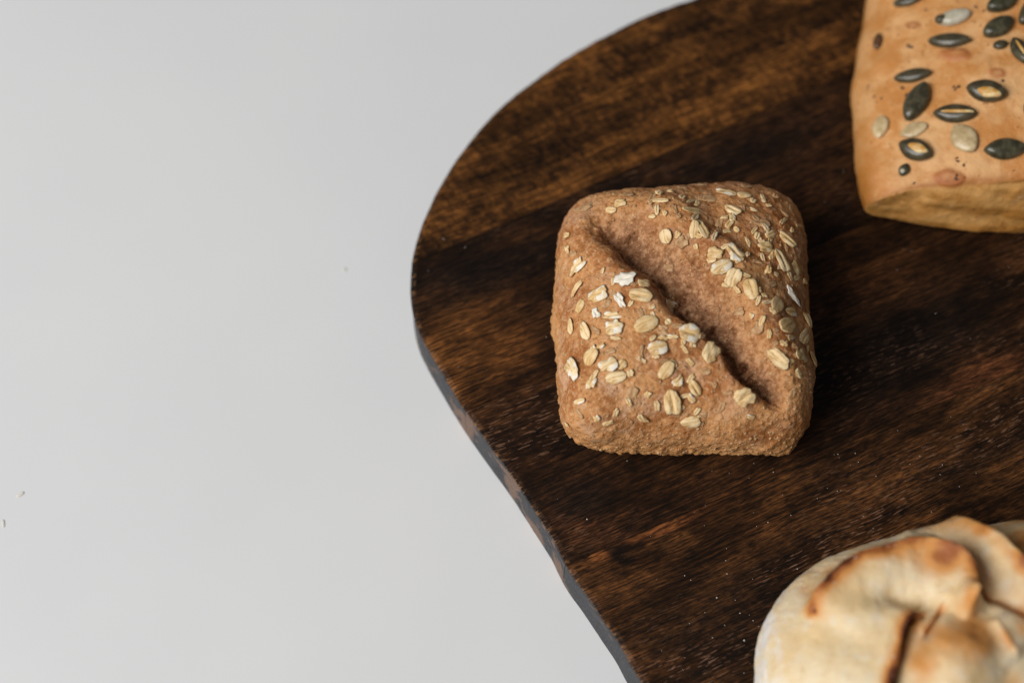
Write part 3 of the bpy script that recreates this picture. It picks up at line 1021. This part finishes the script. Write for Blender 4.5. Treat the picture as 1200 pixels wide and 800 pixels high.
for (cx, cy, L, W_, ang, mat, kern) in SEEDS:
    X, Y = 960 + cx / 5, cy / 5
    f_ = frame_at(bvh_seed, X, Y, ang + 180, 9)
    if f_ is None:
        continue
    p, ppx, vx, vy, vz, fs = f_
    Lw, Ww = L / 4.9 * ppx * min(fs, 1.35), W_ / 4.55 * ppx
    thick = Ww * (0.60 if mat is not PALE else 0.30)
    round_ = (cx, cy) in ((362, 750),)
    me = pip_mesh('pumpkin_seed', Lw, Ww, thick, mat, 0.0 if round_ else 0.9, r=fr)
    o = link('oat_flake' if round_ else ('seed_fragment' if L < 100 else 'pumpkin_seed'), me, seed_roll)
    o.matrix_local = Matrix.Translation(-Vector(seed_base)) @ matrix_of(p + vz * thick * 0.26, vx, vy, vz)
    if mat is PALE and not round_:
        o['label'] = 'pale hulled pumpkin seed'
    if kern == 'stripe':
        km = pip_mesh('kernel', Lw * 0.78, Ww * 0.24, thick * 0.5, KERN, 0.2, r=fr)
        ko = link('kernel', km, o)
        ko.location = (Lw * 0.06, -Ww * 0.03, thick * 0.34)
        o['label'] = 'split pumpkin seed with a pale stripe of kernel'
    elif kern == 'inside':
        km = pip_mesh('kernel', Lw * 0.62, Ww * 0.52, thick * 0.55, KERN, 0.3, r=fr, lump=0.08)
        ko = link('kernel', km, o)
        ko.location = (Lw * 0.10, Ww * (-0.14 if cy < 700 else 0.02), thick * 0.31)
        o['label'] = 'split pumpkin seed with its yellow kernel showing'
    elif kern == 'half':
        km = pip_mesh('kernel' if mat is not WHITE else 'husk', Lw * 0.34, Ww * 0.62, thick * 0.7, GREEN if mat is WHITE else WHITE, 0.3, r=fr)
        ko = link('husk' if mat is WHITE else 'kernel', km, o)
        ko.location = (-Lw * 0.34 if mat is WHITE else Lw * 0.15, 0, thick * 0.22)
        if mat is WHITE:
            o['label'] = 'whitish peeled pumpkin seed with a dark end'

dots = [(1064, 54), (1069, 56), (1057, 103), (1062, 113), (1033, 116), (1024, 114), (1017, 103), (1118, 102), (1120, 104), (1122, 189), (1130, 195), (1121, 206), (1123, 210), (1071, 215),
        (1118, 41), (1085, 12), (1143, 8), (1145, 10), (1153, 13), (1175, 95), (1170, 55), (1188, 200), (1192, 165), (1065, 32), (1071, 33)]
flecks('seed_specks', bvh_seed, seed_base, seed_roll, dots + [(a + fr.normal(0, 2), b + fr.normal(0, 2)) for a, b in dots[:12]], (2.5, 6.5), BROWN, fr, 0.0)


# ---------------------------------------------------------------- white folded roll
def white_mat():
    t = NT('pale_crust')
    br = t.attr('brown')
    fl = t.attr('flour')
    b1 = t.noise(t.co, 45, 4, 0.6)
    b2 = t.noise(t.co, 180, 4, 0.62)
    c = t.mix(t.ramp(b1, 0.36, 0.66), (0.71, 0.515, 0.275), (0.76, 0.625, 0.42))
    c = t.mix(t.math('MULTIPLY', t.ramp(b2, 0.52, 0.70), 0.5), c, (0.71, 0.62, 0.48))
    c = t.mix(t.math('MULTIPLY', t.ramp(b2, 0.45, 0.30), 0.4), c, (0.60, 0.41, 0.19))
    flm = t.math('MULTIPLY', fl, t.ramp(t.noise(t.co, 190, 5, 0.72), 0.40, 0.58))
    c = t.mix(flm, c, (0.74, 0.70, 0.65))
    brn = t.math('MULTIPLY', br, t.ramp(t.noise(t.co, 110, 4, 0.6), 0.25, 0.65, 0.72, 1.15))
    c = t.mix(t.ramp(brn, 0.02, 0.48), c, (0.60, 0.27, 0.075))
    c = t.mix(t.ramp(brn, 0.42, 0.80), c, (0.33, 0.105, 0.027))
    c = t.mix(t.ramp(brn, 0.85, 1.05), c, (0.10, 0.028, 0.010))
    h = t.math('ADD', t.math('MULTIPLY', b2, 0.5), t.math('MULTIPLY', t.noise(t.co, 800, 3, 0.6), 0.25))
    t.bump(h, 0.0014, 0.6)
    return t.done(c, 0.55, 0.25, Subsurface_Weight=0.3, Subsurface_Radius=(1.0, 0.55, 0.25), Subsurface_Scale=0.003)


quad = [at(890, 985, TB + .016), at(1390, 995, TB + .016), at(1395, 618, TB + .016), at(880, 632, TB + .016)]
V, F, S = body(270, 110, 2.35, 2.3, quad, 0.037, 0.016, 0.55)
white_base = at(1085, 805, TB)
px = proj(V)
wn = np.stack([fbm(V, 0.014, 50, 3), fbm(V, 0.014, 51, 3)], 1) * 3.0
px = px + wn
up = smooth(0.1, 0.45, S[:, 2])
N = vnormals(V, F)
disp = np.zeros(len(V))
brown = np.zeros(len(V))


def g(d, s):
    return np.exp(-(d / s) ** 2)


# outer skirt of the roll dips before the crescent rises
cres = [(944, 730), (953, 712), (968, 690), (990, 669), (1020, 653), (1055, 644), (1090, 646), (1122, 656), (1141, 672), (1143, 695), (1134, 722)]
d, tt = polyline_field(px, cres)          # + is outside (upper side)
w = smooth(0.0, 0.14, tt) * smooth(1.0, 0.93, tt)
disp += w * np.where(d > 0, 0.0078 * np.exp(-d / 9) - 0.0024 * g(d - 16, 14), 0.0078 * np.exp(-np.abs(d) / 24))
brown = np.maximum(brown, smooth(0.0, 0.06, tt) * smooth(1.0, 0.80, tt) * ((0.55 + 0.33 * g(tt - 0.22, 0.16)) * g(d + 1, 6.5) + 0.34 * g(d + 6, 18)))
brown = np.maximum(brown, 0.72 * g(px[:, 0] - 1106, 38) * g(px[:, 1] - 660, 17))
# hollow inside the crescent
d, tt = polyline_field(px, [(985, 692), (1015, 699), (1050, 699), (1085, 703), (1108, 712)])
disp -= 0.0050 * g(d, 14) * smooth(0, .6, tt) * smooth(1.0, .8, tt)
# second petal with its crest along the top right
crest = [(1018, 624), (1046, 614), (1066, 608), (1092, 608), (1122, 617), (1148, 628), (1174, 646), (1200, 670), (1230, 700), (1250, 740)]
d, tt = polyline_field(px, crest)
disp += np.where(d > 0, 0.0070 * np.exp(-d / 7) - 0.003 * g(d - 14, 16), 0.0070 * np.exp(-np.abs(d) / 26)) * smooth(0.0, .18, tt) * g(np.maximum(0, 1062 - px[:, 0]), 12) * smooth(1., .9, tt) * smooth(-90, -40, d)
brown = np.maximum(brown, 0.40 * g(d + 4, 9) * smooth(0, .2, tt) + 0.7 * g(px[:, 0] - 1157, 14) * g(px[:, 1] - 627, 7) + 0.6 * g(px[:, 0] - 1194, 8) * g(px[:, 1] - 660, 14))
# deep cleft between crescent and second petal
cl = [(1056, 618), (1072, 622), (1092, 622), (1108, 627), (1124, 642), (1138, 660), (1150, 680), (1172, 698), (1202, 717), (1230, 732)]
d, tt = polyline_field(px, cl)
disp -= 0.0085 * np.where(d < 0, np.exp(-np.abs(d) / 5.5), np.exp(-np.abs(d) / 10)) * smooth(0.0, .40, tt) * smooth(1.02, .85, tt)
brown = np.maximum(brown, 0.45 * g(d, 8) * smooth(.1, .4, tt))
# back lobe beyond the crest
back = (px[:, 0] > 1120)
bx = g(px[:, 0] - 1195, 46) * smooth(640, 606, px[:, 1] - 0.6 * np.maximum(0, px[:, 0] - 1150))
brown = np.maximum(brown, bx * (0.42 + 0.35 * fbm(V, 0.007, 77, 3)))
# left flap: its right edge stands over the lower lobe
slit = [(1110, 708), (1092, 717), (1068, 722), (1058, 745), (1051, 775), (1043, 805), (1034, 840), (1026, 870)]
d, tt = polyline_field(px, slit)
d = -d                                     # + towards the flap (left / up)
below = smooth(700, 712, px[:, 1])
near = smooth(1150, 1090, px[:, 0])
w = smooth(0.05, 0.28, tt) * smooth(1.0, 0.85, tt)
disp += w * np.where(d > 0, 0.0030 * np.exp(-np.abs(d) / 22), -0.0046 * np.exp(-np.abs(d) / 17) * (1 - 0.72 * smooth(0.22, 0.65, tt)))
brown = np.maximum(brown, w * (0.80 * g(d - 0.5, 4.5) + 0.40 * g(d - 5, 10)) + w * 0.55 * g(d + 10, 12) * smooth(820, 730, px[:, 1]))
brown = np.maximum(brown, 0.95 * g(px[:, 0] - 1074, 9) * g(px[:, 1] - 727, 7))
brown = np.maximum(brown, 0.5 * g(px[:, 0] - 1080, 22) * g(px[:, 1] - 760, 42))
# cleft from the slit up to the knob
d, tt = polyline_field(px, [(1084, 748), (1096, 733), (1106, 716), (1114, 700)])
disp -= 0.0045 * g(d, 4.5) * smooth(-.05, .25, tt) * smooth(1.05, .7, tt)
brown = np.maximum(brown, 0.5 * g(d, 7) * smooth(0, .2, tt) * smooth(1, .8, tt))
# knob: tail of the crescent
kd = np.sqrt(((px[:, 0] - 1134) / 13) ** 2 + ((px[:, 1] - 704) / 21) ** 2)
disp += 0.0052 * smooth(1.2, 0.35, kd)
brown = np.maximum(brown, 0.40 * smooth(1.2, 0.5, kd))
# lower lobe, browned on top
ld = np.sqrt(((px[:, 0] - 1120) / 62) ** 2 + ((px[:, 1] - 775) / 58) ** 2)
disp += 0.0058 * smooth(1.1, 0.2, ld)
brown = np.maximum(brown, 0.62 * g(px[:, 0] - 1120, 46) * g(px[:, 1] - 752, 30))
d, tt = polyline_field(px, [(1160, 722), (1168, 742), (1182, 762), (1196, 775)])
disp += np.where(d > 0, 0.003 * np.exp(-d / 22), 0.003 * np.exp(d / 9)) * smooth(0, .2, tt) * smooth(1, .8, tt)
brown = np.maximum(brown, 0.36 * g(d + 1, 8) * smooth(0, .5, tt) * smooth(1.0, .6, tt))
brown = np.maximum(brown, 0.35 * g(px[:, 0] - 1200, 16) * g(px[:, 1] - 735, 22))
brown = np.maximum(brown, smooth(1070, 1150, px[:, 0]) * (0.15 + 0.16 * fbm(V, 0.012, 93, 3)))
# singed tail tip of the crescent and faint golden blush on the rim
brown = np.maximum(brown, 1.3 * g(px[:, 0] - 956, 3.4) * g(px[:, 1] - 718, 4.5))
brown = np.maximum(brown, 0.30 * g(px[:, 0] - 952, 20) * g(px[:, 1] - 690, 14))
brown = np.maximum(brown, (0.13 + 0.12 * fbm(V, 0.009, 91, 3)) * g(px[:, 0] - 965, 50) * g(px[:, 1] - 655, 30))
brown = np.maximum(brown, 0.22 * g(px[:, 0] - 908, 10) * g(px[:, 1] - 690, 22))
disp = disp * up + 0.0012 * fbm(V, 0.018, 80, 2)
brown = np.clip(brown * np.maximum(up, 0.3) * (0.92 + 0.35 * fbm(V, 0.008, 70, 3)), 0, 1.2)
V = V + N * disp[:, None] * 0.35 + np.array([0, 0, 1.0]) * (disp * 0.75)[:, None]
N = vnormals(V, F)
V = V + N * (0.0012 * fbm(V, 0.03, 60, 2) + 0.0003 * fbm(V, 0.008, 61, 3) + 0.00008 * fbm(V, 0.002, 62, 2))[:, None]
V[:, 2] = np.maximum(V[:, 2], TB + 0.0002)
flour = np.clip(g(px[:, 0] - 893, 20) + 0.5 * smooth(0.4, 0.0, S[:, 2]) + 0.55 * g(px[:, 0] - 945, 26) * g(px[:, 1] - 630, 16) + 0.5 * g(px[:, 0] - 1040, 13) * g(px[:, 1] - 626, 8), 0, 1) * np.where(brown < .3, 1, 0.2)
white_roll = link('bread_roll', None, None, white_base)
tag(white_roll, 'pale floury roll with folded petals and browned creases', 'bread roll', 'bread rolls on the board')
me = make_mesh('crust', V - white_base, F, white_mat())
attr(me, 'brown', brown)
attr(me, 'flour', flour)
link('crust', me, white_roll)
WHITE_V, WHITE_F = V, F
bvh_white = BVHTree.FromPolygons(V.tolist(), F.tolist())


def flour_mat():
    t = NT('flour')
    return t.done(t.mix(t.noise(t.co, 900), (0.62, 0.55, 0.46), (0.80, 0.77, 0.72)), 0.7, 0.2)


FLOUR = flour_mat()
picks = [(fr.normal(900, 14), fr.uniform(665, 800)) for _ in range(70)] + [(fr.uniform(930, 1060), fr.normal(632, 9)) for _ in range(45)] + [(fr.uniform(900, 1060), fr.uniform(680, 795)) for _ in range(25)]
flecks('flour_specks', bvh_white, white_base, white_roll, picks + [(1112, 646), (1041, 627), (1043, 630)], (1.2, 3.2), FLOUR, fr, -0.0001)
# ---------------------------------------------------------------- loose crumbs
V, F = [], []
cr = np.random.default_rng(5)
spots = [(cr.uniform(500, 1190), cr.uniform(200, 800), 1) for _ in range(60)]
spots += [(cr.normal(850, 45), cr.normal(715, 40), 1.3) for _ in range(16)] + [(cr.uniform(820, 1150), cr.normal(560, 30), 1.1) for _ in range(36)]
spots += [(545, 290, 2.0), (520, 280, 1.6), (497, 258, 1.8), (688, 608, 1.6), (852, 672, 2), (867, 718, 2.2), (872, 750, 2.2), (840, 700, 2), (808, 730, 1.6), (735, 540, 1.2)]
inside = outline
for X, Y, s in spots:
    p = at(X, Y, TB)[:2]
    # keep to the board
    x, y = p
    c = False
    xs, ys = outline[:, 0], outline[:, 1]
    x2, y2 = np.roll(xs, -1), np.roll(ys, -1)
    cond = ((ys > y) != (y2 > y)) & (x < (x2 - xs) * (y - ys) / (y2 - ys + 1e-15) + xs)
    if cond.sum() % 2 == 0:
        continue
    if np.min((xs - x) ** 2 + (ys - y) ** 2) < 0.003 ** 2:
        continue
    rr = s * cr.uniform(0.00009, 0.00021)
    b = len(V)
    for dx, dy, dz in ((1, 0, 0), (-1, 0, 0), (0, 1, 0), (0, -1, 0), (0, 0, 0.8), (0, 0, -0.5)):
        k = cr.uniform(0.6, 1.3)
        V.append((x + dx * rr * k, y + dy * rr * k, TB + rr * 0.4 + dz * rr * k))
    F += [[b + i, b + j, b + 4] for i, j in ((0, 2), (2, 1), (1, 3), (3, 0))] + [[b + j, b + i, b + 5] for i, j in ((0, 2), (2, 1), (1, 3), (3, 0))]
fc = link('flour_crumbs', make_mesh('flour_crumbs', V, F, FLOUR))
tag(fc, 'scattered tiny specks of flour and crumb on the dark board', 'crumbs', kind='stuff')


def crumb(X, Y, L, W_, ang, mat, label):
    p = at(X, Y, 0.0)
    ppx = np.linalg.norm(p - CAM) / FPX
    me = flake_mesh('b', L * ppx, W_ * ppx, mat, cr)
    o = link('crumb', me, None, (p[0], p[1], 0.0001))
    o.rotation_euler = (0, 0, R(ang))
    tag(o, label, 'crumb', 'crumbs fallen on the white table')


CRUMB = NT('pale_crumb').done((0.76, 0.70, 0.64), 0.7, 0.2)
GREY_CRUMB = NT('grey_crumb').done((0.68, 0.67, 0.60), 0.7, 0.2)
crumb(24, 579, 9, 4, 45, CRUMB, 'tan oblong crumb on the white table near its left edge')
crumb(4, 613, 9, 3.5, -70, GREY_CRUMB, 'greyish sliver of crumb at the very left edge, just below the tan one')
crumb(404, 316, 5, 4, 0, GREY_CRUMB, 'tiny greenish grey crumb on the bare table left of the board')
